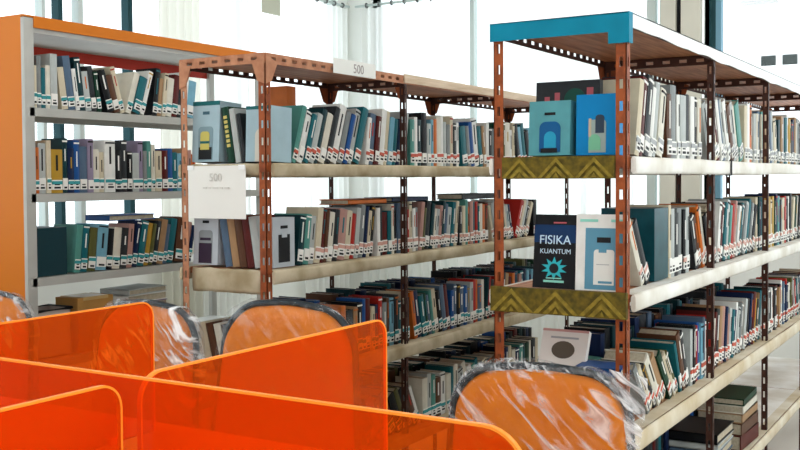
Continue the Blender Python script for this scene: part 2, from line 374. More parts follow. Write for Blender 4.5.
def rack(label, x0, y0, bays, kind):
    o = empty('bookrack', (x0, y0, 0)); tag(o, label, 'bookrack', 'slotted steel bookracks')
    post_m = M_rust; 
    L = BAY*bays
    for k in range(bays+1):
        x = BAY*k
        for side in (0, 1):
            y = 0 if side == 0 else RW; sy = 1 if side == 0 else -1; sx = 1 if k == 0 else (-1 if k == bays else 1)
            b = MB()
            PW = .025 if k == 0 else .019
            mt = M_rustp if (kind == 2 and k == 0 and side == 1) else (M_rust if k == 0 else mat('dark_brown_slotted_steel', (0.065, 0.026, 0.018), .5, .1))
            slotted(b, (x, y, 0.004), (0, 0, 1), (0, sy, 0), (sx, 0, 0), TOP-.005, PW, mt)
            slotted(b, (x, y, 0.004), (0, 0, 1), (sx, 0, 0), (0, sy, 0), TOP-.005, PW, mt)
            p = b.build('post', o)
            fb = MB(); fb.box((min(x, x+sx*.03), min(y, y+sy*.03), 0), (max(x, x+sx*.03), max(y, y+sy*.03), .004), M_black); fb.build('foot_plate', p)
    # top: board and slotted beams
    b = MB(); b.box((.003, .003, TOP-.012), (L-.003, RW-.003, TOP-.002), M_board); b.build('top_board', o)
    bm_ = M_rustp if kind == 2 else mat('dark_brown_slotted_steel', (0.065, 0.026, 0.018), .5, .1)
    for y, sgn in ((0, -1), (RW, 1)):
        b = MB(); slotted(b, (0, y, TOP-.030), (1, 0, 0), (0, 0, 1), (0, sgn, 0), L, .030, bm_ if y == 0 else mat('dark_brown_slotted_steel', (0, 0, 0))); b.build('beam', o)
    for k in range(bays+1):
        x = BAY*k; b = MB()
        if k == 0: slotted(b, (-.0025, 0, TOP-.030), (0, 1, 0), (0, 0, 1), (1, 0, 0), RW, .030, bm_)
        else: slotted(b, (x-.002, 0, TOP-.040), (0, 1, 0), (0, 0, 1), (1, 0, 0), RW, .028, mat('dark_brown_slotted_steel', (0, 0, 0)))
        b.build('beam', o)
    # corner gussets
    g = .034
    for k in range(bays+1):
        x = BAY*k; gm = bm_ if k == 0 else M_rust
        for y, sy in ((0, 1), (RW, -1)):
            if kind == 3 and (k == 0 or y == 0): continue
            b = MB(); off = -.0045 if k == 0 else .003
            b.prism([(y, TOP-.004), (y+sy*(g+.012), TOP-.026), (y+sy*.026, TOP-.08), (y, TOP-.09)], 0, x+off, x+off+.002, gm); b.build('gusset', o)
            if y == 0 and k > 0: continue
            for sx in ((1,) if k == 0 else (-1, 1) if k < bays else (-1,)):
                b = MB(); yy = y-sy*.0046
                b.prism([(x, TOP-.004), (x+sx*(g+.02), TOP-.026), (x+sx*.026, TOP-.08), (x, TOP-.09)], 1, min(yy, yy+sy*.002), max(yy, yy+sy*.002), gm); b.build('gusset', o)
    # shelves
    sid = {2: [M_beige]*4, 3: [M_white, M_white, M_cream2, M_cream2]}[kind]
    for i, z in enumerate((Z2, Z3, Z4, Z5)):
        for k in range(bays):
            b = MB(); b.box((BAY*k+(.030 if k == 0 else .004), .004, z-.022), (BAY*(k+1)-.002, RW-.004, z-.003), M_board); 
            if kind == 3 and i == 3: b.box((BAY*k+.004, .004, z-.003), (BAY*(k+1)-.002, RW-.004, z-.0026), M_white)
            sh = b.build('shelf_board', o)
        h = .040 if i != 2 else .044
        b = MB(); pad(b, (0.022 if kind == 3 else .02, -.003, 0), (L, -.003, 0), (0, -1, 0), z, h, .012, sid[i], i+kind*3)
        b.box((.03, -.004, z-.0029), (L, .034, z-.0021), sid[i]); b.build('edge_padding', o)
        b = MB(); pad(b, (0.0, RW+.003, 0), (L, RW+.003, 0), (0, 1, 0), z, h, .010, sid[i], i+kind*7, 30); b.build('edge_padding', o)
        b = MB()
        if kind == 3 and i == 0: batik(b, .0, .026, RW-.026, z, .052, 1); b.build('patterned_band', o)
        elif kind == 3 and i == 1: batik(b, -.004, -.004, RW+.004, z+.004, .060, 2); b.build('patterned_band', o)
        else:
            pad(b, (.026, .026, 0), (.026, RW-.026, 0), (-1, 0, 0), z, (.072 if kind == 2 and i == 1 else .046) if i else .035, .012, M_beige if kind == 2 else M_cream2, 3+i, 12); b.build('end_padding', o)
    return o, L
R2X, R2Y, R3X, R3Y = 2.2967, 1.8361, 2.2075, 0.7320
rk2, L2 = rack('brown slotted-steel bookrack in the middle with white paper signs and beige shelf edges', R2X, R2Y, 3, 2)
rk3, L3 = rack('nearest slotted-steel bookrack at right with teal-taped top and patterned end bands', R3X, R3Y, 4, 3)
# teal tape over the end of the near rack's top, white tape along its sides
b = MB(); b.box((-.008, -.006, TOP-.040), (-.0055, RW+.006, TOP+.003), M_teal); b.box((-.008, -.006, TOP+.0005), (.05, RW+.006, TOP+.003), M_teal)
b.box((-.0085, -.0065, TOP-.066), (-.0055, .040, TOP-.03), M_teal); b.box((-.008, -.0088, TOP-.066), (.018, -.0058, TOP+.003), M_teal)
b.build('teal_tape', rk3)
b = MB(); n = 60
for i in range(n):
    x = .018+(L3-.018)*i/n; x2 = .018+(L3-.018)*(i+1)/n
    h1 = .030+.007*noise.noise(Vector((i*.35, 3, 1))); h2 = .030+.007*noise.noise(Vector(((i+1)*.35, 3, 1)))
    b.prism([(x, TOP-h1), (x2, TOP-h2), (x2, TOP+.003), (x, TOP+.003)], 1, -.0085, -.0050, M_wtape)
b.box((.018, -.0085, TOP+.0005), (L3, .05, TOP+.003), M_wtape); b.build('white_tape', rk3)
for i, x in enumerate((.93,)):
    b = MB(); b.box((x, -.019, Z2-.046), (x+.012, -.0165, Z2+.002), M_black); b.box((x, -.0165, Z2-.046), (x+.012, 0, Z2-.043), M_black); b.build('strap', rk3)
# pale plank face laid along the far part of the middle rack's top
b = MB(); b.box((.78, -.008, TOP-.026), (L2, -.0025, TOP+.004), wood_mat('pale_plank', (0.50, 0.37, 0.25), (0.66, .52, .38))); b.build('plank_edge', rk2)

# white steel rack with orange end at left
R1X, R1Y, D1, L1x, T1 = 2.30, 2.88, 0.30, 1.26, 1.797
Z1 = (1.487, 1.188, 0.895, 0.600, 0.30)
rk1 = empty('library_shelf', (R1X, R1Y, 0)); tag(rk1, 'grey steel library shelf with orange end panel and orange top, at far left', 'bookrack')
b = MB(); b.box((-.018, 0.004, 0), (0, D1, T1), M_orange); b.build('end_panel', rk1)
b = MB(); b.box((-.018, -.012, 0), (.022, .004, T1-.004), M_greyst); b.build('post', rk1)
for x in (L1x,):
    b = MB(); b.box((x-.016, -.010, 0), (x+.016, .012, T1-.05), M_greyst); b.build('post', rk1)
for x in (0.02, L1x):
    b = MB(); b.box((x-.016, D1-.02, 0), (x+.016, D1, T1-.05), M_greyst); b.build('post', rk1)
b = MB(); b.box((.022, -.016, T1-.036), (L1x+.02, -.006, T1+.002), M_orange); b.box((-.018, -.006, T1), (L1x+.02, D1+.01, T1+.006), M_orange); b.build('orange_top', rk1)
b = MB(); b.box((0.0, -.004, T1-.052), (L1x, D1-.004, T1-.034), M_greyst); b.build('top_shelf', rk1)
b = MB(); b.box((.02, D1-.004, T1-.095), (L1x, D1+.004, T1-.034), M_orange_shade); b.build('back_strip', rk1)
for z in Z1:
    for k in range(1):
        b = MB(); b.box((.003+k*L1x/2, -.004, z-.006), ((k+1)*L1x-.002, D1-.004, z-.001), M_greyst)
        b.box((.003+k*L1x/2, -.012, z-.030), ((k+1)*L1x-.002, -.004, z-.001), M_greyst); b.box((.003+k*L1x/2, D1-.008, z-.03), ((k+1)*L1x-.002, D1-.003, z-.001), M_greyst)
        b.build('shelf_board', rk1)

# ------------------------------------------------------------------ books
def book_mesh(b, t, h, d, cm, M=None):
    c = min(.003, t*.18); s_ = .0015
    b.box((0, 0, 0), (c, d, h), cm, M); b.box((t-c, 0, 0), (t, d, h), cm, M)
    b.prism([(c*.2, .0008), (t*.25, -.0016), (t*.5, -.0024), (t*.75, -.0016), (t-c*.2, .0008), (t-c, .0035), (c, .0035)], 2, 0, h, cm, M)
def pages_mesh(b, t, h, d, M=None):
    c = min(.003, t*.18); b.box((c, .0035, .003), (t-c, d-.004, h-.003), M_pages, M)
def label_mesh(b, t, h, style, rnd, M=None):
    a, e = t*.06, t*.94; y = -.0032
    z0 = .012; z1 = .012+rnd.uniform(.018, .026); tape = {'red': M_tred, 'teal': M_tteal, 'pink': M_tpink, 'grey': M_tgrey}[style]
    b.box((a, y, z0), (e, .002, z1), M_label, M)
    b.box((a, y-.0002, z1), (e, .002, z1+.012), tape if rnd.random() < .75 else M_label, M)
    b.box((a, y-.0001, z1+.010), (e, .002, z1+.016), M_label, M)
    b.box((t*.22, y-.0006, z0+.004), (t*.78, y+.001, z0+.011), M_black, M)
    if rnd.random() < .6: b.box((t*.25, y-.0006, z0+.016), (t*.7, y+.001, z0+.020), M_black, M)
def title_mesh(b, t, h, cm, rnd, M=None):
    if rnd.random() < .45: return
    dark = sum(PAL[cm]) > .7; mt = M_black if dark else M_label
    if rnd.random() < .3: mt = PM[rnd.choice(('red', 'mustard', 'teal', 'orange'))]
    z0 = h*rnd.uniform(.45, .6); z1 = h*rnd.uniform(.78, .9); y = -.0030
    b.box((t*.40, y, z0), (t*.58, .001, z1), mt, M)
    if rnd.random() < .35: b.box((t*.06, y+.0002, h*.93), (t*.94, .001, h*.96), mt, M)

DEF = {'white': 9, 'cream': 8, 'ivory': 7, 'pale grey': 9, 'grey': 6, 'charcoal': 6, 'black': 5, 'navy': 4, 'blue': 2, 'sky blue': 4, 'teal': 6,
       'dark teal': 6, 'sea green': 3, 'dark green': 3, 'maroon': 3, 'red': 2, 'brown': 3, 'tan': 3, 'orange': 1, 'mustard': 1, 'pink': 2,
       'slate blue': 3, 'lilac': 1, 'olive': 1}
def pal(**kw):
    d = dict(DEF)
    for k, v in kw.items(): d[k.replace('_', ' ')] = v
    return d
SPECS = []; used = set()
def row(shelf, group, x0, x1, y, z, p, style, seed, hr=(.165, .20), tr=(.014, .031), lean=None, skip=(), dirn=1, dep=(.105, .130), weight=1.0, cols=''):
    rnd = random.Random(seed); cl = [q.strip() for q in cols.split(',') if q.strip()]; names = list(p); ws = [p[k] for k in names]
    cur = x0; prev = None; seq = []; segs = lean or [(0, 0)]
    def ang(x):
        f = (x-x0)/(x1-x0); a = 0
        for s_, v in segs:
            if f >= s_: a = v
        return max(-42, min(38, a*ls))
    ls = 2.7 if y < 1.5 else 2.2 if y < 2.5 else 1.3
    last = 0; plast = 0
    while cur < x1-.03:
        hit = [s_ for s_ in skip if cur < s_[1] and cur+.03 > s_[0]]
        if hit: cur = hit[0][1]+.003; last = 0; continue
        t = rnd.uniform(*tr); h = rnd.uniform(*hr); d = rnd.uniform(*dep)
        if rnd.random() < .12: t *= 1.5
        th = R(ang(cur)+rnd.uniform(-.3, .3)*0)
        for _ in range(30):
            c = rnd.choices(names, ws)[0]
            if c != prev: break
        if cl: c = cl.pop(0)
        prev = c
        if th > 0 and last > th: cur += h*1.1*(math.sin(last)-math.cos(last)*math.tan(th))+.002
        if th < 0 and last < 0 and th < last: cur += h*(math.sin(-th)-math.cos(th)*math.tan(-last))+.002
        if th == 0:
            if last > 0: cur = plast
            px = cur; cur += t+.0012; nxt = cur
        elif th < 0:      # top leans towards the near end
            if last >= 0: cur = (plast if last > 0 else cur)+h*math.sin(-th)+.001
            px = cur; cur += t/math.cos(th)+.0015
        else:
            if last <= 0: px = cur+t*math.cos(th)+.001
            else: px = cur
            cur = px+t/math.cos(th)+.0015; plast = px+h*math.sin(th)+.004
            # px is the right foot of this book; the next one's foot lies t/cos away
            cur = px+.0015
            nt = None
        # for right-leaning books the pivot step uses this book's own thickness
        if th > 0 and last > 0: px = cur-.0015+t/math.cos(th)+.0015; cur = px; plast = px+h*math.sin(th)+.004
        endx = px+(0 if th > 0 else t)+h*abs(math.sin(th))*(1 if th > 0 else 0)
        if endx > x1: break
        last = th
        seq.append(dict(x=px, y=y+rnd.uniform(0, .008), z=z, t=t, h=h, d=d, th=th, c=c, shelf=shelf, group=group, style=style, seed=rnd.random(), w=weight, dirn=dirn))
    for i, s_ in enumerate(seq):
        s_['prev'] = seq[i-1]['c'] if i else None; s_['next'] = seq[i+1]['c'] if i+1 < len(seq) else None; s_['i'] = i; s_['n'] = len(seq)
    SPECS.extend(seq)
def matrix_of(s_):
    M = Matrix.Translation((s_['x'], s_['y'], s_['z']+.0006)) @ Matrix.Rotation(s_['th'], 4, 'Y')
    if s_['th'] > 0: M = M @ Matrix.Translation((-s_['t'], 0, 0))
    return M

YB2, YB3, YB1 = R2Y+.027, R3Y+.027, R1Y+.004
# near rack (teal-taped)
NB = 'of the teal-taped rack'
row('top row '+NB, 'books on the top shelf of the near rack', R3X+.145, R3X+L3-.04, YB3, Z2-.0025, pal(white=16, pale_grey=14, ivory=10, teal=2, navy=1, maroon=2, red=1, blue=0), 'grey', 11, cols='cream, maroon, charcoal, white, pale grey, ivory, brown, grey, white, pale grey, charcoal, white, black, ivory, pale grey, white, cream, maroon, white, slate blue, pale grey, white, brown, pale grey, ivory, sea green, cream, white, orange, tan, pale grey',
    hr=(.172, .205), tr=(.024, .042), lean=[(0, 5), (.07, 0), (.20, -9), (.38, 0), (.5, -4), (.6, 0)], weight=1.1)
row('second row '+NB, 'books on the second shelf of the near rack', R3X+.095, R3X+L3-.04, YB3, Z3-.0025, pal(charcoal=9, dark_teal=6, cream=9, ivory=8, maroon=5, red=3, blue=0), 'pink', 12, cols='ivory, charcoal, cream, pale grey, charcoal, grey, black, pale grey, charcoal, brown, orange, ivory, black, cream, charcoal, white, maroon, teal, pale grey, sea green, red, pink, dark green, white',
    hr=(.165, .20), tr=(.020, .036), lean=[(0, -13), (.10, 0), (.18, -9), (.28, 5), (.36, 8), (.45, 0), (.7, 5)], skip=[(R3X+.30, R3X+.425)])
row('third row '+NB, 'books on the third shelf of the near rack', R3X+.135, R3X+L3-.04, YB3, Z4-.0025, pal(maroon=6, brown=5, cream=9, tan=5, red=4, blue=4), 'red', 13, cols='grey, cream, charcoal, ivory, tan, dark green, cream, olive, teal, brown, charcoal, pale grey, black, maroon, red, blue, sky blue, slate blue, white, teal, red, ivory, maroon, black, tan, pink',
    hr=(.15, .185), tr=(.019, .034), lean=[(0, -20), (.07, -16), (.13, -9), (.17, 0), (.24, 4), (.34, 6), (.5, 0), (.7, -5)])
# middle rack
NM = 'of the paper-signed rack'
row('top row '+NM, 'books on the top shelf of the middle rack', R2X+.165, R2X+L2-.03, YB2, Z2-.0025, pal(sky_blue=7, teal=9, dark_teal=7, white=12, pale_grey=10, navy=5, cream=5, maroon=1), 'red', 21, cols='sea green, white, teal, pale grey, dark teal, ivory, charcoal, white, grey, blue, pale grey, teal, white, slate blue, maroon, white, cream, sky blue, teal, navy, pale grey, sea green, white, dark teal, black, pale grey, sky blue, orange, ivory, white',
    hr=(.160, .20), tr=(.019, .034), lean=[(0, 9), (.16, 4), (.3, 0), (.5, -4), (.62, 0), (.75, -6), (.85, 0)])
row('second row '+NM, 'books on the second shelf of the middle rack', R2X+.185, R2X+L2-.03, YB2, Z3-.0025, pal(cream=9, ivory=7, maroon=5, pink=4, charcoal=8, dark_teal=7), 'pink', 22, cols='dark teal, sea green, pale grey, cream, maroon, brown, ivory, charcoal, pink, cream, red, pale grey, grey, navy, cream, black, white, charcoal, maroon, teal, ivory, black, slate blue, white, pale grey, red, cream',
    hr=(.15, .185), tr=(.016, .029), lean=[(0, 4), (.2, 0), (.35, 4), (.48, 0), (.62, -7), (.74, 12), (.8, 0)])
row('third row '+NM, 'books on the third shelf of the middle rack', R2X+.21, R2X+L2-.03, YB2, Z4-.0025, pal(charcoal=9, navy=8, cream=9, brown=5, red=4, orange=2, tan=6, blue=6, teal=3), 'teal', 23, cols='brown, charcoal, cream, black, orange, charcoal, tan, black, blue, maroon, cream, navy, red, grey, brown, sky blue, charcoal, teal, cream, black, orange, navy',
    hr=(.15, .185), tr=(.018, .034), lean=[(0, -8), (.1, 0), (.3, -5), (.45, 0), (.6, 4), (.7, 0)])
row('bottom row '+NM, 'books on the lowest shelf of the middle rack', R2X+.50, R2X+L2-.03, YB2, Z5-.0025, pal(charcoal=9, navy=8, cream=9, white=9, brown=5), 'teal', 24, weight=.8,
    hr=(.15, .18), tr=(.022, .042), lean=[(0, -12), (.25, 0), (.4, -8), (.6, 0)])
# left shelf
NL = 'of the orange-ended shelf'
row('top row '+NL, 'books on the top shelf of the left shelf unit', R1X+.03, R1X+.88, YB1, Z1[0], pal(cream=12, ivory=9, white=7, tan=6, teal=8, sky_blue=4), 'teal', 31, cols='cream, grey, teal, ivory, pale grey, cream, slate blue, white, dark teal, pale grey, charcoal, dark green, black, brown, cream, ivory, teal, white, black, tan, cream, ivory, maroon, charcoal, white, sky blue',
    hr=(.14, .195), tr=(.016, .032), lean=[(0, 0), (.10, -6), (.36, -13), (.50, 14), (.60, 6), (.9, 12)], weight=.85)
row('second row '+NL, 'books on the second shelf of the left shelf unit', R1X+.03, R1X+.88, YB1, Z1[1], pal(cream=12, ivory=9, orange=2, white=8, tan=5, navy=6, teal=6, blue=4, pale_grey=8), 'teal', 32, cols='orange, pale grey, cream, mustard, dark teal, navy, blue, slate blue, lilac, ivory, cream, white, black, charcoal, black, pale grey, lilac, grey, sea green, ivory, cream, maroon, blue, teal, sky blue, tan, pink, orange',
    hr=(.15, .20), tr=(.018, .034), lean=[(0, 0)], weight=.85)
row('third row '+NL, 'books on the third shelf of the left shelf unit', R1X+.20, R1X+.88, YB1, Z1[2], pal(dark_teal=10, teal=8, cream=6, mustard=4, olive=3, blue=5, charcoal=7), 'teal', 33, cols='sea green, teal, olive, sky blue, black, ivory, charcoal, pink, navy, teal, mustard, olive, charcoal, tan, slate blue, teal, brown, pink, navy, blue, tan, mustard, maroon',
    hr=(.15, .19), tr=(.018, .034), lean=[(0, 5), (.4, 9), (.7, 7), (.8, 10)], weight=.85)
for k, z in enumerate(()):
    row('x', 'x', R1X+L1x/2+.03, R1X+L1x-.04, YB1, z, pal(), 'teal', 41+k, tr=(.02, .035), weight=.1)
# back-to-back rows on the lower shelves (seen over and between the front rows; dark covers paint in the shelf shade)
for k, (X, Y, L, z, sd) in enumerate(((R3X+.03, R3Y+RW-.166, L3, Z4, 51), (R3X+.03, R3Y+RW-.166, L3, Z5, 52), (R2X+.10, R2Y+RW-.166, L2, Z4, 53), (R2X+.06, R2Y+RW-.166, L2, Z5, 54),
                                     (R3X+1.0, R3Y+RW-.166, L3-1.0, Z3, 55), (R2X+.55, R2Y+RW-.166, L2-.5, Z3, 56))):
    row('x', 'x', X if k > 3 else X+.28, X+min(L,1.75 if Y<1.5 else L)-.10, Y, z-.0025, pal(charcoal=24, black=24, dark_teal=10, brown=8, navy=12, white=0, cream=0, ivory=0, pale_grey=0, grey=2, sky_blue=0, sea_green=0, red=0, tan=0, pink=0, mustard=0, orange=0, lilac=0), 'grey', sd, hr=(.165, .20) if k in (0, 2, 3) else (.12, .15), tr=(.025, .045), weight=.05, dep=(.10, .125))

def score(s_):
    p = Vector((s_['x'], s_['y'], s_['z']+.09))-Vector((0, 0, CAM_H)); D = p.dot(fw)
    px = 400+1003.6*p.dot(rt)/D-6; dpx = s_['t']*.55*1003/D*(s_['h']*1003/D)
    if px > 806 or px < 20: return -1
    hid = 1.0
    if s_['y'] > 1.7 and s_['y'] < 2.5 and 487 < px < 500: hid = .3
    if s_['y'] > 1.7 and s_['y'] < 2.5 and px > 535: hid = .0
    if s_['y'] > 2.5 and px > 178: hid = .02
    if s_['y'] > 2.5 and px > 240: hid = -1
    return dpx*s_['w']*hid
SPECS.sort(key=score, reverse=True)
KEEP = [s_ for s_ in SPECS if score(s_) > 0]
N_IND = 268
def cw(n): return n
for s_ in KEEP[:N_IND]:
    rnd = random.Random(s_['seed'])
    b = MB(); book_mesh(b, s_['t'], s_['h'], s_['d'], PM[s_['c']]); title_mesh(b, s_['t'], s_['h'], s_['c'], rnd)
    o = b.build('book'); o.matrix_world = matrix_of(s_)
    b = MB(); pages_mesh(b, s_['t'], s_['h'], s_['d']); b.build('pages', o)
    b = MB(); label_mesh(b, s_['t'], s_['h'], s_['style'], rnd); b.build('spine_label', o)
    size = ('slim' if s_['t'] < .0215 else 'thick' if s_['t'] > .031 else '')
    tall = 'tall' if s_['h'] > .19 else 'short' if s_['h'] < .158 else ''
    ln = 'leaning ' if abs(s_['th']) > .05 else ''
    pre = ' '.join(q for q in (size or tall, ln.strip()) if q)
    if s_['prev'] and s_['next']: tail = 'between %s and %s books' % (s_['prev'], s_['next'])
    elif s_['prev']: tail = 'at the far end after a %s book' % s_['prev']
    else: tail = 'first in its row'
    base = '%s book, %s, %s' % ((pre+' '+s_['c']).strip(), s_['shelf'], tail)
    for wd_ in ('', ' books', 'the ', 'tall ', 'short ', 'slim ', 'thick ', 'leaning '):
        if len(base.replace(',', '').replace('-', ' ').split()) <= 16: break
        if wd_: base = base.replace(wd_, '', 1)
    s_['label'] = base; s_['obj'] = o; tag(o, base, 'book', s_['group'])
byl = {}
for s_ in KEEP[:N_IND]: byl.setdefault(s_['label'], []).append(s_)
for l, ss in byl.items():
    if len(ss) > 1:
        ss.sort(key=lambda q: q['x'])
        for k, q in enumerate(ss):
            q['obj']['label'] = (l.replace(' books', '').replace('leaning ', '').replace('of the ', 'of ')+(', left one' if k == 0 else ', right one' if k == 1 else ', farthest'))
def dedupe_print(): pass
b = MB()
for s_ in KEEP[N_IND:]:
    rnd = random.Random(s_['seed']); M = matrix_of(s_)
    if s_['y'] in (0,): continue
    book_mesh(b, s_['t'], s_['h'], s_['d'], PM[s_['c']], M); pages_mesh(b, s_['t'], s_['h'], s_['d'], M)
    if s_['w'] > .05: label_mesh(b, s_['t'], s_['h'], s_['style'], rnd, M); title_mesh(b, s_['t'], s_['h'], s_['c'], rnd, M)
tag(b.build('distant_books'), 'remaining books packed along the farther bays and back rows of the racks', 'books', kind='stuff')

# ------------------------------------------------------------------ file boxes, face-out books, stacks
def face_thing(name, label, cat, group, x, yl, yr, z, h, t, back, cm, design, rz=0):
    """upright box or book whose cover faces the near end (-X); yl is its left edge seen from the camera"""
    wd = yl-yr; o = empty(name, (x, (yl+yr)/2, z+.0008+t*math.sin(back)), rz); o.rotation_euler = (0, back, rz)
    tag(o, label, cat, group)
    b = MB(); b.box((0, -wd/2, 0), (t, wd/2, h), cm); b.build('body', o)
    def bx(nm, y0, y1, z0, z1, mt, lift=.0012):
        q = MB(); q.box((-lift, y0*wd, z0*h), (.0005, y1*wd, z1*h), mt); q.build(nm, o)
    def arch(nm, y0, y1, z0, z1, mt, lift=.0012, rad=.3):
        q = MB(); w2 = (y1-y0)*wd; r = w2*rad; pts = [(y0*wd, z0*h), (y0*wd, z1*h-r)]
        for k in range(1, 6): an = math.pi-k*math.pi/2/5; pts.append((y0*wd+r+r*math.cos(an), z1*h-r+r*math.sin(an)))
        for k in range(0, 5): an = math.pi/2-k*math.pi/2/5; pts.append((y1*wd-r+r*math.cos(an), z1*h-r+r*math.sin(an)))
        pts += [(y1*wd, z1*h-r), (y1*wd, z0*h)]
        q.prism(pts, 0, -lift, .0005, mt); q.build(nm, o)
    design(bx, arch, o, wd, h)
    return o
MM = lambda n, c: mat(n, c, .5)
tealcov = mat('sea_teal_cover', (0.10, .34, .38), .5, var=.15); bluecov = MM('bright_blue_cover', (0.0, .20, .48)); palecov = mat('pale_blue_grey_cover', (0.36, .50, .56), .5, var=.08)
greycov = mat('pale_grey_cover', (0.46, .50, .54), .5, var=.08); dktop = MM('deep_teal_trim', (.01, .12, .13))
def d_teal(bx, arch, o, wd, h):
    bx('label_slot', -.14, .12, .74, .79, M_black); arch('picture', -.27, .24, .06, .62, MM('deep_blue_picture', (.006, .09, .25)))
    arch('picture', -.17, .12, .14, .44, MM('aqua_picture', (.02, .30, .48)), .002, .5); bx('picture', -.2, .2, .05, .13, M_black, .0022)
    
def d_blue(bx, arch, o, wd, h):
    arch('picture', -.20, .20, .04, .58, MM('muted_picture', (.30, .38, .36)), .0012, .2); arch('picture', -.08, .20, .08, .34, MM('green_picture', (.18, .48, .30)), .002, .5)
    arch('picture', -.16, .04, .36, .66, MM('dark_picture', (.03, .05, .08)), .0024, .4); bx('picture', .14, .20, .3, .60, MM('tan_picture', (.5, .42, .3)), .002)
def d_pale(bx, arch, o, wd, h):
    bx('top_trim', -.5, .5, .93, 1.0, dktop); bx('label_slot', -.12, .12, .78, .83, MM('slate_print', (.05, .12, .16)))
    arch('picture', -.27, .27, .03, .58, MM('haze_picture', (.20, .30, .34)), .0012, .2); bx('picture', -.24, .24, .04, .24, M_black, .002)
    arch('picture', -.15, .18, .20, .50, MM('yellow_picture', (.55, .48, .12)), .0028, .3); bx('picture', -.15, .18, .30, .34, dktop, .0034)
def d_arch(bx, arch, o, wd, h):
    bx('top_trim', -.5, .5, .94, 1.0, dktop); arch('picture', -.42, .12, 0.0, .60, MM('ivory_picture', (.62, .60, .52)), .0012, .45); 
def d_grey(bx, arch, o, wd, h):
    bx('label_slot', -.12, .14, .77, .82, M_black); arch('picture', -.28, .28, .02, .64, MM('ash_picture', (.25, .27, .28)), .0012, .2)
    bx('picture', -.26, .26, .03, .40, MM('plum_picture', (.03, .015, .035)), .002); bx('picture', -.22, .22, .45, .50, MM('plum_picture', (.03, .015, .035)), .002)
X2, X3 = R2X+.03, R3X+.032
face_thing('magazine_file', 'teal file box with dark arch picture, left on top shelf of teal-taped rack end', 'file box', 'file boxes at the rack ends', X3, .985, .880, Z2, .130, .055, R(3), tealcov, d_teal)
face_thing('magazine_file', 'bright blue file box with picture cutout, right on top shelf of teal-taped rack end', 'file box', 'file boxes at the rack ends', X3+.004, .866, .762, Z2, .142, .055, R(2), bluecov, d_blue)
def d_dark(bx, arch, o, wd, h):
    bx('picture', .12, .2, .6, .85, MM('rose_print', (.45, .10, .12))); bx('picture', .28, .36, .6, .8, MM('rose_print', (0, 0, 0))); bx('picture', -.4, -.3, .75, .9, MM('rose_print', (0, 0, 0)))
    arch('picture', -.28, .05, .05, .9, MM('deep_green_picture', (.01, .07, .05)), .0012, .5)
face_thing('book', 'tall dark green book standing behind the two file boxes on the teal-taped rack end', 'book', 'face-out books at the rack ends', X3+.074, 1.000, .835, Z2, .185, .02, R(3), PM['charcoal'], d_dark)
# dark physics book with star burst
def d_fisika(bx, arch, o, wd, h):
    bx('sky_band', -.5, .5, .62, .86, MM('night_blue', (.005, .03, .10)), .0008)
    for nm, s_, sz, zf, yo in (('title', 'FISIKA', .030, .60, .0), ('title', 'KUANTUM', .0165, .47, -.002)):
        M = Matrix(((0, 0, -1, -.0016), (-1, 0, 0, yo), (0, 1, 0, zf*h), (0, 0, 0, 1)))
        text_mesh(nm, s_, sz, mat('pale_blue_print', (.55, .72, .85), .5), o, M)
    q = MB(); n = 20; cz = .27*h
    pts = []
    for k in range(n): an = 2*math.pi*k/n; r = (.034 if k % 2 else .018); pts.append((r*math.cos(an), cz+r*.8*math.sin(an)))
    q.prism(pts, 0, -.0012, .0005, MM('cyan_burst', (.03, .42, .48))); q.build('star_burst', o)
    q = MB(); q.prism([(.012*math.cos(2*math.pi*k/14), cz+.012*math.sin(2*math.pi*k/14)) for k in range(14)], 0, -.002, .0005, M_black); q.build('star_burst', o)
    bx('byline', -.24, .24, .08, .11, MM('mint_print', (.25, .60, .5))); bx('byline', -.18, .18, .13, .145, MM('mint_print', (.25, .60, .5)))
    bx('byline', -.25, .05, .88, .90, MM('rose_print', (.45, .1, .12)))
face_thing('book', 'dark blue book with pale title lettering and cyan starburst, second shelf of teal-taped rack', 'book', 'face-out books at the rack ends', X3-.012, .972, .862, Z3, .176, .018, R(6), PM['black'], d_fisika, R(-3))
def d_white(bx, arch, o, wd, h):
    bx('green_strip', .05, .42, .90, .935, MM('mint_print', (.25, .60, .5))); bx('green_strip', -.46, -.22, .90, .935, MM('mint_print', (.25, .60, .5)))
    bx('cover_panel', -.5, .30, .02, .82, MM('muted_blue_panel', (.10, .27, .38)))
    bx('title_print', -.22, .06, .63, .70, M_black, .002); arch('cover_window', -.30, .12, .08, .54, MM('ivory_panel', (.70, .70, .66)), .002, .15)
    bx('cover_window', -.14, .02, .5, .56, MM('muted_blue_panel', (0, 0, 0)), .0028); bx('window_print', -.26, .02, .10, .13, MM('muted_blue_panel', (0, 0, 0)), .0028); bx('window_print', -.2, .06, .34, .35, M_tgrey, .0028)
face_thing('book', 'white and blue manual facing out beside the dark starburst book', 'book', 'face-out books at the rack ends', X3-.012, .862, .745, Z3, .178, .022, R(4), PM['white'], d_white, R(1))
# middle rack end
face_thing('magazine_file', 'pale blue file box with yellow picture above the hanging white sheet', 'file box', 'file boxes at the rack ends', X2, 2.150, 2.042, Z2, .186, .10, R(3), palecov, d_pale)
face_thing('magazine_file', 'pale blue file box with ivory arch beside the front post of the paper-signed rack', 'file box', 'file boxes at the rack ends', X2+.004, 1.940, 1.846, Z2, .165, .10, R(2), palecov, d_arch)
face_thing('magazine_file', 'pale grey file box with plum picture just below the hanging white sheet', 'file box', 'file boxes at the rack ends', X2, 2.150, 2.052, Z3, .165, .10, R(3), greycov, d_grey)
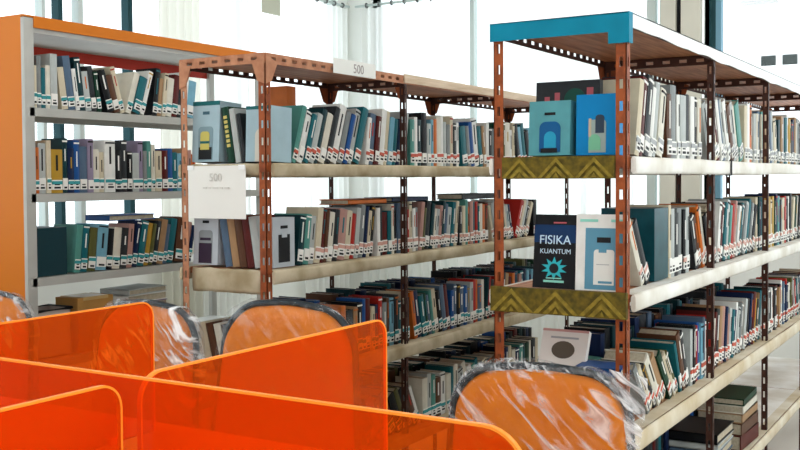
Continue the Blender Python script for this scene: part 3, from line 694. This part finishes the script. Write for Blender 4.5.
# file box whose spine faces the aisle on the middle rack's second shelf, and a big teal one on the near rack
def side_box(label, x0, x1, y, z, h, d, cm, arch_col):
    o = empty('magazine_file', ((x0+x1)/2, y, z+.0008)); tag(o, label, 'file box', 'file boxes among the rows')
    wd = x1-x0; b = MB(); b.box((-wd/2, 0, 0), (wd/2, d, h), cm); b.build('body', o)
    if arch_col:
        q = MB(); q.box((-wd*.26, -.0015, .1*h), (wd*.26, .0005, .66*h), arch_col); q.build('picture', o)
        q = MB(); q.box((-wd*.16, -.0015, .78*h), (wd*.16, .0005, .84*h), M_black); q.build('label_slot', o)
        q = MB(); q.box((-wd*.12, -.0022, .60*h), (wd*.12, .0005, .70*h), cm); q.build('picture', o)
    return o
side_box('pale grey file box with a black picture, beside the front post on the second shelf', R2X+.065, R2X+.170, YB2, Z3, .150, .042, greycov, M_black)
side_box('wide dark teal file box among books on the second shelf of the teal-taped rack', R3X+.302, R3X+.422, YB3, Z3, .185, .14, mat('ocean_teal_cover', (.008, .07, .09), .35, var=.3), None)
side_box('wide dark teal box by the orange end panel, third row', R1X+.03, R1X+.165, YB1, Z1[2]+.001, .170, .15, mat('ink_teal_cover', (.008, .035, .045), .5), None)
# end-facing leaning books on the middle rack
def end_book(label, group, X, y, z, t, h, d, lean, c, extra=None):
    """book whose spine faces the near end; pivots on its lower left corner"""
    b = MB(); book_mesh(b, t, h, d, PM[c]); 
    o = b.build('book'); tag(o, label, 'book', group)
    q = MB(); pages_mesh(q, t, h, d); q.build('pages', o)
    o.matrix_world = Matrix.Translation((X, y, z+.0006)) @ Matrix.Rotation(-math.pi/2, 4, 'Z') @ Matrix.Rotation(lean, 4, 'Y')
    if extra:
        for k in range(7):
            q = MB(); q.box((t*.25, -.0034, h*(.28+.085*k)), (t*.75, .001, h*(.28+.085*k)+.009), extra); q.build('spine_print', o)
    return o
G2 = 'books turned to the near end of the middle rack'
end_book('dark green book with yellow spine lettering leaning at the paper-signed rack end', G2, X2+.01, 2.012, Z2, .026, .170, .13, R(-9), 'dark green', MM('yellow_print', (.6, .5, .15)))
end_book('pale grey book leaning against the dark green yellow-lettered book', G2, X2+.012, 1.984, Z2, .020, .165, .13, R(-9), 'pale grey')
X_ = X2+.02
end_book('dark charcoal book leaning between two boxes above the white sheet', G2, X_-.005, 1.984-.0235, Z2, .014, .150, .085, R(-9), 'charcoal')
for k, (c, lab) in enumerate((('slate blue', 'slate blue book leaning on the grey plum-picture file box'), ('tan', 'tan book leaning below the white sheet, next to slate blue book'),
                              ('brown', 'brown book leaning below the white sheet, right of the tan one'), ('maroon', 'maroon book leaning below the white sheet'),
                              ('pale grey', 'pale grey book leaning below the white sheet, right of the maroon one'), ('black', 'black book leaning by the front post below the white sheet'))):
    if k < 5: end_book(lab, G2, X2+.006, 2.023-.0285*k, Z3, .026, .155, .13 if k < 4 else .026, R(-9), c)
# end of the near rack, third shelf: a stack under the leaning white book
def flat_book(label, group, x0, y0, z, sx, sy, t, c, rz=0, name='book', tilt=0, sp='x'):
    o = empty(name, (x0, y0, z+.0006), rz); o.rotation_euler = (0, tilt, rz); tag(o, label, 'book', group)
    cm = c if not isinstance(c, str) else PM[c]; k = .003
    b = MB(); b.box((-sx/2, -sy/2, 0), (sx/2, sy/2, k), cm); b.box((-sx/2, -sy/2, t-k), (sx/2, sy/2, t), cm); (b.box((-sx/2, -sy/2, 0), (-sx/2+.003, sy/2, t), cm) if sp == 'x' else b.box((-sx/2, -sy/2, 0), (sx/2, -sy/2+.003, t), cm)); b.build('cover', o)
    b = MB(); b.box((-sx/2+.003, -sy/2+.004, k), (sx/2-.004, sy/2-.004, t-k), M_pages); b.build('pages', o)
    return o
GS = 'books stacked flat at the near end of the third shelf'
zz = Z4
for k, (c, t, lab, dy, rz) in enumerate((('brown', .034, 'brown book at the foot of the stack behind the wrapped chair', 0, 2), ('charcoal', .03, 'charcoal book in the stack behind the wrapped chair, above brown', .004, -3),
                              ('maroon', .026, 'maroon book in the stack behind the wrapped chair', -.003, 3), ('navy', .03, 'navy book near the top of the stack behind the wrapped chair', 0, -2), ('blue', .020, 'blue book on top of the stack behind the wrapped chair', 0, 4))):
    flat_book(lab, GS, R3X+.078, .815+dy, zz, .09, .11, t, c, R(rz)); zz += t+.0014
def d_round(bx, arch, o, wd, h):
    q = MB(); q.prism([(.030*math.cos(2*math.pi*k/20), h*.56+.022*math.sin(2*math.pi*k/20)) for k in range(20)], 0, -.0015, .0005, MM('sepia_picture', (.10, .08, .06))); q.build('round_picture', o)
    bx('title_print', -.3, .3, .80, .84, M_tgrey)
    bx('top_trim', -.5, .5, .95, 1.0, MM('pink_trim', (.55, .3, .28)))
zs = Z4
for k, (t, c, lab) in enumerate(((.035, 'charcoal', 'charcoal book under the white book with the round picture'), (.032, 'brown', 'brown book below the round-picture book, on top of the charcoal one'), (.030, 'tan', 'tan book directly below the white round-picture book'))):
    flat_book(lab, 'books stacked under the round-picture book', R3X+.13, .940, zs, .15, .12, t, c, R(2-2*k)); zs += t+.0014
face_thing('book', 'white book with a dark round picture leaning back behind the wrapped chair', 'book', 'face-out books at the rack ends', R3X+.075, .985, .865, zs, .118, .016, R(24), mat('white_book_board', (.74, .70, .66), .5), d_round, 0)
flat_book('sea green book lying tilted behind the white round-picture book', GS, R3X+.20, .945, zs, .12, .12, .030, 'sea green', R(-8))
# flat books lying on top of rows
GF = 'books lying flat on top of a row'
def row_top(x, half, y0, z):
    best = z
    for q in SPECS:
        if abs(q['z']-z) > .004 or abs(q['y']-y0) > .02 or q['x'] < x-half-.06 or q['x']-q['t'] > x+half+.06: continue
        M = matrix_of(q); cs = [M @ Vector((a_, 0, q['h'])) for a_ in (0, q['t'])]
        if max(c_.x for c_ in cs) > x-half and min(c_.x for c_ in cs) < x+half: best = max(best, max(c_.z for c_ in cs))
    return best
flat_book('orange book lying flat on the second row of the paper-signed rack', GF, 2.90, YB2+.07, row_top(2.90, .12, YB2, Z3), .24, .12, .018, 'orange', sp='y')
flat_book('navy book lying flat beside the flat orange book', GF, 3.19, YB2+.07, row_top(3.19, .13, YB2, Z3), .26, .12, .016, 'navy', sp='y')
flat_book('black book lying flat on the row near the far end', GF, 3.75, YB2+.07, row_top(3.75, .15, YB2, Z3), .30, .12, .022, 'black', sp='y')
# bottom shelf of the near rack: lying stacks
zz = Z5
for k, (c, t, lab) in enumerate((('maroon', .05, 'maroon book at the bottom of the low corner stack'), ('brown', .04, 'brown book in the low corner stack, second from bottom'), ('tan', .03, 'tan book in the low corner stack on the bottom shelf'), ('ivory', .026, 'ivory book near the top of the low corner stack'),
                              ('dark green', .022, 'dark green book on top of the low corner stack'))):
    flat_book(lab, 'books stacked flat on the bottom shelf of the near rack', R3X+1.35, R3Y+.085, zz, .24, .15, t, c, R(-2+k), sp='y'); zz += t+.0014
zz = Z5
for k, (c, t, lab) in enumerate((('charcoal', .04, 'charcoal book at the foot of the dark low stack'), ('slate blue', .03, 'slate blue book in the dark low stack'), ('pale grey', .02, 'pale grey book in the dark low stack'), ('black', .03, 'black book on top of the dark low stack'))):
    flat_book(lab, 'books stacked flat on the bottom shelf of the near rack', R3X+1.02, R3Y+.09, zz, .22, .15, t, c, R(3-k)); zz += t+.0014
row('bottom row '+NB, 'books on the bottom shelf of the near rack', R3X+1.55, R3X+2.1, YB3, Z5-.0025, pal(), 'red', 14, lean=[(0, -8)])
for k, (c, lab) in enumerate((('cream', 'cream book leaning on the low end shelf between two wrapped chairs'), ('brown', 'brown book leaning between the cream and ivory ones, low end shelf'), ('ivory', 'ivory book leaning on the low end shelf of the paper-signed rack'),
                              ('charcoal', 'charcoal book leaning on the low end shelf, right of the ivory one'), ('tan', 'tan book leaning on the low end shelf behind the middle chair'))):
    end_book(lab, G2, X2+.02, 2.115-.031*k, Z4, .027, .150, .13, R(-14), c)
side_box('blue file box behind the arched chair, third shelf of the paper-signed rack', R2X+.07, R2X+.19, YB2, Z4, .205, .06, mat('harbour_blue_cover', (.02, .15, .26), .5), M_label)
# objects on the low shelf of the left unit
b = MB(); b.box((-.085, -.06, 0), (.085, .06, .20), mat('brown_cardboard', (.42, .22, .06), .8, var=.15)); o = b.build('cardboard_box', None, (R1X+.305, R1Y+.075, Z1[3]+.0005)); tag(o, 'brown cardboard box on the low shelf of the orange-ended shelf', 'box')
b = MB(); b.box((-.06, -.0615, .19), (.06, .0615, .202), mat('packing_tape', (.5, .34, .14), .3)); b.build('tape', o)
zz = Z1[3]
for k, (c, t, lab) in enumerate((('brown', .07, 'brown volume at the bottom of the pile beside the cardboard box'), ('charcoal', .05, 'charcoal volume in the pile beside the cardboard box'), ('lilac', .03, 'lilac volume in the pile beside the cardboard box'), ('white', .03, 'white volume near the top of the pile by the cardboard box'), ('pale grey', .022, 'pale grey volume topping the pile by the cardboard box'))):
    flat_book(lab, 'volumes piled on the low shelf of the left unit', R1X+.57, R1Y+.09, zz, .22, .15, t, c, R(2*k-4)); zz += t+.0014
o = empty('storage_crate', (R1X+.125, R1Y+.09, Z1[3]+.0005)); tag(o, 'small crate with black rim on the low shelf near the orange panel', 'crate')
b = MB()
for a_, c_ in (((-.075, -.06, 0), (.075, .06, .005)), ((-.075, -.06, 0), (.075, -.056, .17)), ((-.075, .056, 0), (.075, .06, .17)), ((-.075, -.06, 0), (-.071, .06, .17)), ((.071, -.06, 0), (.075, .06, .17))): b.box(a_, c_, mat('pale_crate_plastic', (.5, .42, .38), .5))
b.build('crate_body', o)
b = MB(); b.tube([(-.077, -.062, .17), (.077, -.062, .17), (.077, .062, .17), (-.077, .062, .17)], .006, M_black, 8, closed=True); b.build('rim', o)

# ------------------------------------------------------------------ paper signs
o = empty('paper_sheet', (R2X-.0085, 2.018, 1.116)); tag(o, 'white paper sheet with faint printing taped to the end of the paper-signed rack', 'paper sign', 'paper signs on the middle rack')
b = MB(); n = 8
for i in range(n+1):
    for j in range(n+1):
        y = .113-.226*i/n; z = .158*j/n; b.v.append(Vector((-.003*math.sin(math.pi*i/n)-.0008*(1-j/n)*math.sin(i*.9), y, z)))
k = len(b.v)
for v_ in list(b.v): b.v.append(v_+Vector((.0006, 0, 0)))
for i in range(n):
    for j in range(n):
        q = [i*(n+1)+j, (i+1)*(n+1)+j, (i+1)*(n+1)+j+1, i*(n+1)+j+1]; b.face(q, M_paper, True); b.face([k+a for a in q][::-1], M_paper, True)
b.build('sheet', o)
text_mesh('printing', '500', .034, M_ink, o, Matrix(((0, 0, -1, -.0045), (-1, 0, 0, 0), (0, 1, 0, .112), (0, 0, 0, 1))))
b = MB()
y = -.052
for L_ in (.018, .012, .022, .010, .016): b.box((-.0046, y, .090), (-.0025, y+L_, .094), M_ink); y += L_+.006
b.build('printing', o)
for y in (-.1, .1):
    b = MB(); b.box((-.0035, y-.012, .146), (-.002, y+.012, .160), M_wtape); b.build('tape', o)
o = empty('paper_sign', (2.755, R2Y-.0088, 1.570)); tag(o, 'small white paper sign with grey numerals on top beam of the paper-signed rack', 'paper sign', 'paper signs on the middle rack')
b = MB(); b.box((-.125, -.001, 0), (.125, 0, .048), M_paper); b.build('sheet', o)
text_mesh('printing', '500', .042, M_ink2, o, Matrix(((1, 0, 0, .02), (0, 0, -1, -.0015), (0, 1, 0, .009), (0, 0, 0, 1))))

# ------------------------------------------------------------------ study desk with orange acrylic dividers
dk = empty('study_desk', (.85, .9, 0)); tag(dk, 'long white study desk under the orange acrylic dividers', 'desk')
b = MB(); b.box((-.60, -.55, .722), (.605, 2.2, .748), M_table); b.build('tabletop', dk)
for x in (-.54, .54):
    for y in (-.48, .8, 2.1):
        b = MB(); b.box((x-.02, y-.02, 0), (x+.02, y+.02, .722), M_ltframe); b.build('leg', dk)
def panel(label, p0, p1, z0, z1, r0, r1, t=.005):
    """acrylic plate from p0 to p1 with rounded top corners r0, r1"""
    a = Vector((p0[0], p0[1], 0)); c = Vector((p1[0], p1[1], 0)); L = (c-a).length; d = (c-a).normalized(); nrm = Vector((-d.y, d.x, 0))
    o = empty('desk_divider', (a.x, a.y, z0), math.atan2(d.y, d.x)); tag(o, label, 'desk divider', 'orange acrylic desk dividers'); H = z1-z0
    pts = [(0, 0)]
    if r0:
        for k in range(9): an = math.pi-k*math.pi/16; pts.append((r0+r0*math.cos(an), H-r0+r0*math.sin(an)))
    else: pts.append((0, H))
    if r1:
        for k in range(9): an = math.pi/2-k*math.pi/16; pts.append((L-r1+r1*math.cos(an), H-r1+r1*math.sin(an)))
    else: pts.append((L, H))
    pts.append((L, 0))
    b = MB(); b.prism([(x, z) for x, z in pts], 1, -t/2, t/2, M_acr); b.build('acrylic_sheet', o)
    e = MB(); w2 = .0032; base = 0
    for i, (x, z) in enumerate(pts):       # painted edge glow: a thin brighter bead that follows the outline
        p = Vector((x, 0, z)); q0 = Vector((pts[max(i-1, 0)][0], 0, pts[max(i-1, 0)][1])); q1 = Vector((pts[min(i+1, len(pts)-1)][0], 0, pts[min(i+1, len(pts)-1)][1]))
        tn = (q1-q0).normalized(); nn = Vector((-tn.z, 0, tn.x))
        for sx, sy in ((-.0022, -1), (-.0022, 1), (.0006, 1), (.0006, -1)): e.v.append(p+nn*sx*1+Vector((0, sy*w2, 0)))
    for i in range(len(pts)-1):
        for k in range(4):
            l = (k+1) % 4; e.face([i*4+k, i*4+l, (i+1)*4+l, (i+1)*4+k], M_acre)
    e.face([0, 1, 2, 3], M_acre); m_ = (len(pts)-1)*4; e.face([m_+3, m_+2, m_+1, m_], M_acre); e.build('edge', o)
    for x in (L*.2, L*.8):
        f = MB(); f.box((x-.012, -.012, -.0005), (x+.012, .012, .012), M_acre); f.build('foot_clip', o)
    return o
ZD0, ZD1 = .7485, 1.0
panel('long orange acrylic divider running along the middle of the desk', (.852, 2.2), (.842, .372), ZD0, ZD1, 0, .045)
panel('orange acrylic cross divider in the centre, between two wrapped chairs', (.856, .880), (1.412, .880), ZD0, ZD1, .035, .03)
panel('orange acrylic cross divider at left in front of the plastic-wrapped chair', (.858, 1.400), (1.400, 1.400), ZD0, ZD1, .035, .03)
panel('orange acrylic cross divider on the near side, at the bottom left corner', (.25, .868), (.815, .868), ZD0, ZD1, .035, .03)
b = MB(); book_mesh(b, .05, .262, .10, PM['orange']); o = b.build('book', None, (2.66, R2Y+.20, Z2-.0015)); tag(o, 'very tall orange book standing behind the top row of the paper-signed rack', 'book')
b = MB(); pages_mesh(b, .05, .262, .10); b.build('pages', o)
flat_book('blue folder lying flat over the third row of the orange-ended shelf', 'books lying flat on top of a row', R1X+.50, YB1+.08, row_top(R1X+.50, .12, YB1, Z1[2]), .24, .13, .022, 'blue')

# ------------------------------------------------------------------ chairs
def outline(W, H, r, tp=.9, n=10, grow=0.0, bot=0):
    """rounded-top outline in (y,z), from bottom right round to bottom left"""
    W2 = W/2+grow; H2 = H+grow; pts = []
    def w_at(z): return W2*(1-(1-tp)*max(0, z)/H2)
    wt = W2*tp
    for k in range(6): z = (H2-r)*k/6; pts.append((w_at(z), z))
    for k in range(n+1): an = k*math.pi/2/n; pts.append((w_at(H2-r)-r+r*math.cos(an), H2-r+r*math.sin(an)))
    for k in range(1, 6): t = k/6; x0 = w_at(H2-r)-r; pts.append((x0-2*x0*t, H2+.006*math.sin(math.pi*t)))
    m = [(-y, z) for y, z in pts[:6+n+1]][::-1]
    return pts+m
def chair(label, x, y, ztop, W, rz, r, tp, wrap, bare, seed):
    o = empty('chair', (x, y, 0), rz); tag(o, label, 'chair', 'orange padded chairs behind the desk')
    zb = .50; H = ztop-.012-zb; th = .09  # backrest tilt
    def P(dx, yy, zz): return Vector((dx+zz*th, yy, zb+zz))
    ol = outline(W, H, r, tp)
    # frame tube carried down to the rear legs
    path = [P(.0, q[0], q[1]) for q in ol]
    b = MB(); first = Vector((-.03, W/2, .02)); last = Vector((-.03, -W/2, .02))
    b.tube([Vector((.05, W/2+.005, .0)), Vector((.02, W/2, .30)), Vector((-.01, W/2, .44))]+path+[Vector((-.01, -W/2, .44)), Vector((.02, -W/2, .30)), Vector((.05, -W/2-.005, 0))], .0085, M_tube, 8)
    b.build('back_frame', o)
    for s_ in (-1, 1):
        b = MB(); b.tube([(-.42, s_*(W/2-.02), 0), (-.40, s_*(W/2-.02), .42), (-.36, s_*(W/2-.02), .435), (-.01, s_*(W/2-.005), .435)], .0085, M_tube, 8); b.build('leg', o)
    # cushion
    def dome(name, grow, layers, mt, rough=0.0, scale=1.0, z0=.0, Hh=None, rr=None, tpp=None, mats=None):
        oo = outline(W, Hh or H, rr or r, tpp or tp, grow=grow); N = len(oo); cz = (Hh or H)*.5; b = MB()
        for li, (f, dx) in enumerate(layers):
            for (yy, z_) in oo:
                q = P(dx, yy*f, cz+(z_-cz)*f+z0)
                if rough:
                    nv = noise.noise_vector(q*scale+Vector((seed, 0, 0))); q = q+Vector((nv.x*rough, nv.y*rough, nv.z*rough))
                b.v.append(q)
        for li in range(len(layers)-1):
            for i in range(N):
                j = (i+1) % N; b.face([li*N+i, li*N+j, (li+1)*N+j, (li+1)*N+i], mt if not mats else mats(li, i, N), True)
        b.face(list(range(N))[::-1], mt); b.face([(len(layers)-1)*N+i for i in range(N)], mt)
        return b.build(name, o)
    dome('back_cushion', -.006, [(.05, -.034), (.5, -.033), (.86, -.028), (.96, -.018), (1.0, -.002), (.98, .010), (.9, .016), (.5, .018), (.05, .018)], M_fab)
    b = MB(); n = 32; lay = [(.2, .475), (.9, .475), (1, .46), (1, .44), (.9, .43), (.2, .43)]
    for f, z_ in lay:
        for k in range(n):
            an = 2*math.pi*k/n; ca, sa = math.cos(an), math.sin(an); q = (abs(ca)**4+abs(sa)**4)**-.25
            b.v.append(Vector((-.22+.205*ca*q*f, (W/2-.01)*sa*q*f, z_)))
    for li in range(len(lay)-1):
        for k in range(n): l = (k+1) % n; b.face([li*n+k, li*n+l, (li+1)*n+l, (li+1)*n+k], M_fab, True)
    b.face(list(range(n))[::-1], M_fab); b.face([(len(lay)-1)*n+k for k in range(n)], M_fab); b.build('seat', o)
    if wrap:
        fl = dome('plastic_wrap', .008, [(.10, -.046), (.35, -.045), (.6, -.044), (.8, -.042), (.95, -.036), (1.0, -.024), (1.015, 0), (1.0, .022), (.9, .034), (.6, .036), (.1, .036)], M_film, rough=.012, scale=12,
             mats=lambda li, i, N: (M_filmh if bare == 2 else M_filmc if bare == 1 else M_filmw) if 3+(bare != 2) <= li <= 7 else (M_filmh if bare == 2 else M_filmc if bare == 1 else M_film))
    if bare == 3:
        b = MB(); n = 12; m2 = 5
        for i in range(n+1):
            for j in range(m2+1):
                zz_ = H+.012-.30*i/n; yy = -(W/2*tp-.035)-(.075*(1-.35*i/n))*j/m2; nv = noise.noise_vector(Vector((yy*25, zz_*25, 3)))
                b.v.append(P(-.012+.012*nv.x, yy+.006*nv.y, zz_-.016*j/m2+.005*nv.z))
        for i in range(n):
            for j in range(m2): q = i*(m2+1)+j; b.face([q, q+1, q+m2+2, q+m2+1], M_filmh, True)
        b.build('plastic_corner', o)
    return o
chair('orange chair in crinkled clear plastic at right, in front of the teal-taped rack', 1.865, .805, .853, .395, R(10), .10, .90, True, 3, 3)
chair('orange chair with dark arched frame in the centre, behind the centre divider', 1.895, 1.478, .940, .45, 0, .12, .84, True, 1, 8)
chair('orange chair in heavy clear plastic at left, behind the left divider', 1.945, 1.995, .905, .42, R(-4), .11, .88, True, 2, 15)
chair('orange chair at the far left edge, in front of the orange end panel', 2.02, 2.74, .885, .40, 0, .12, .88, True, False, 23)
# loose plastic corner sticking up from the right-hand chair
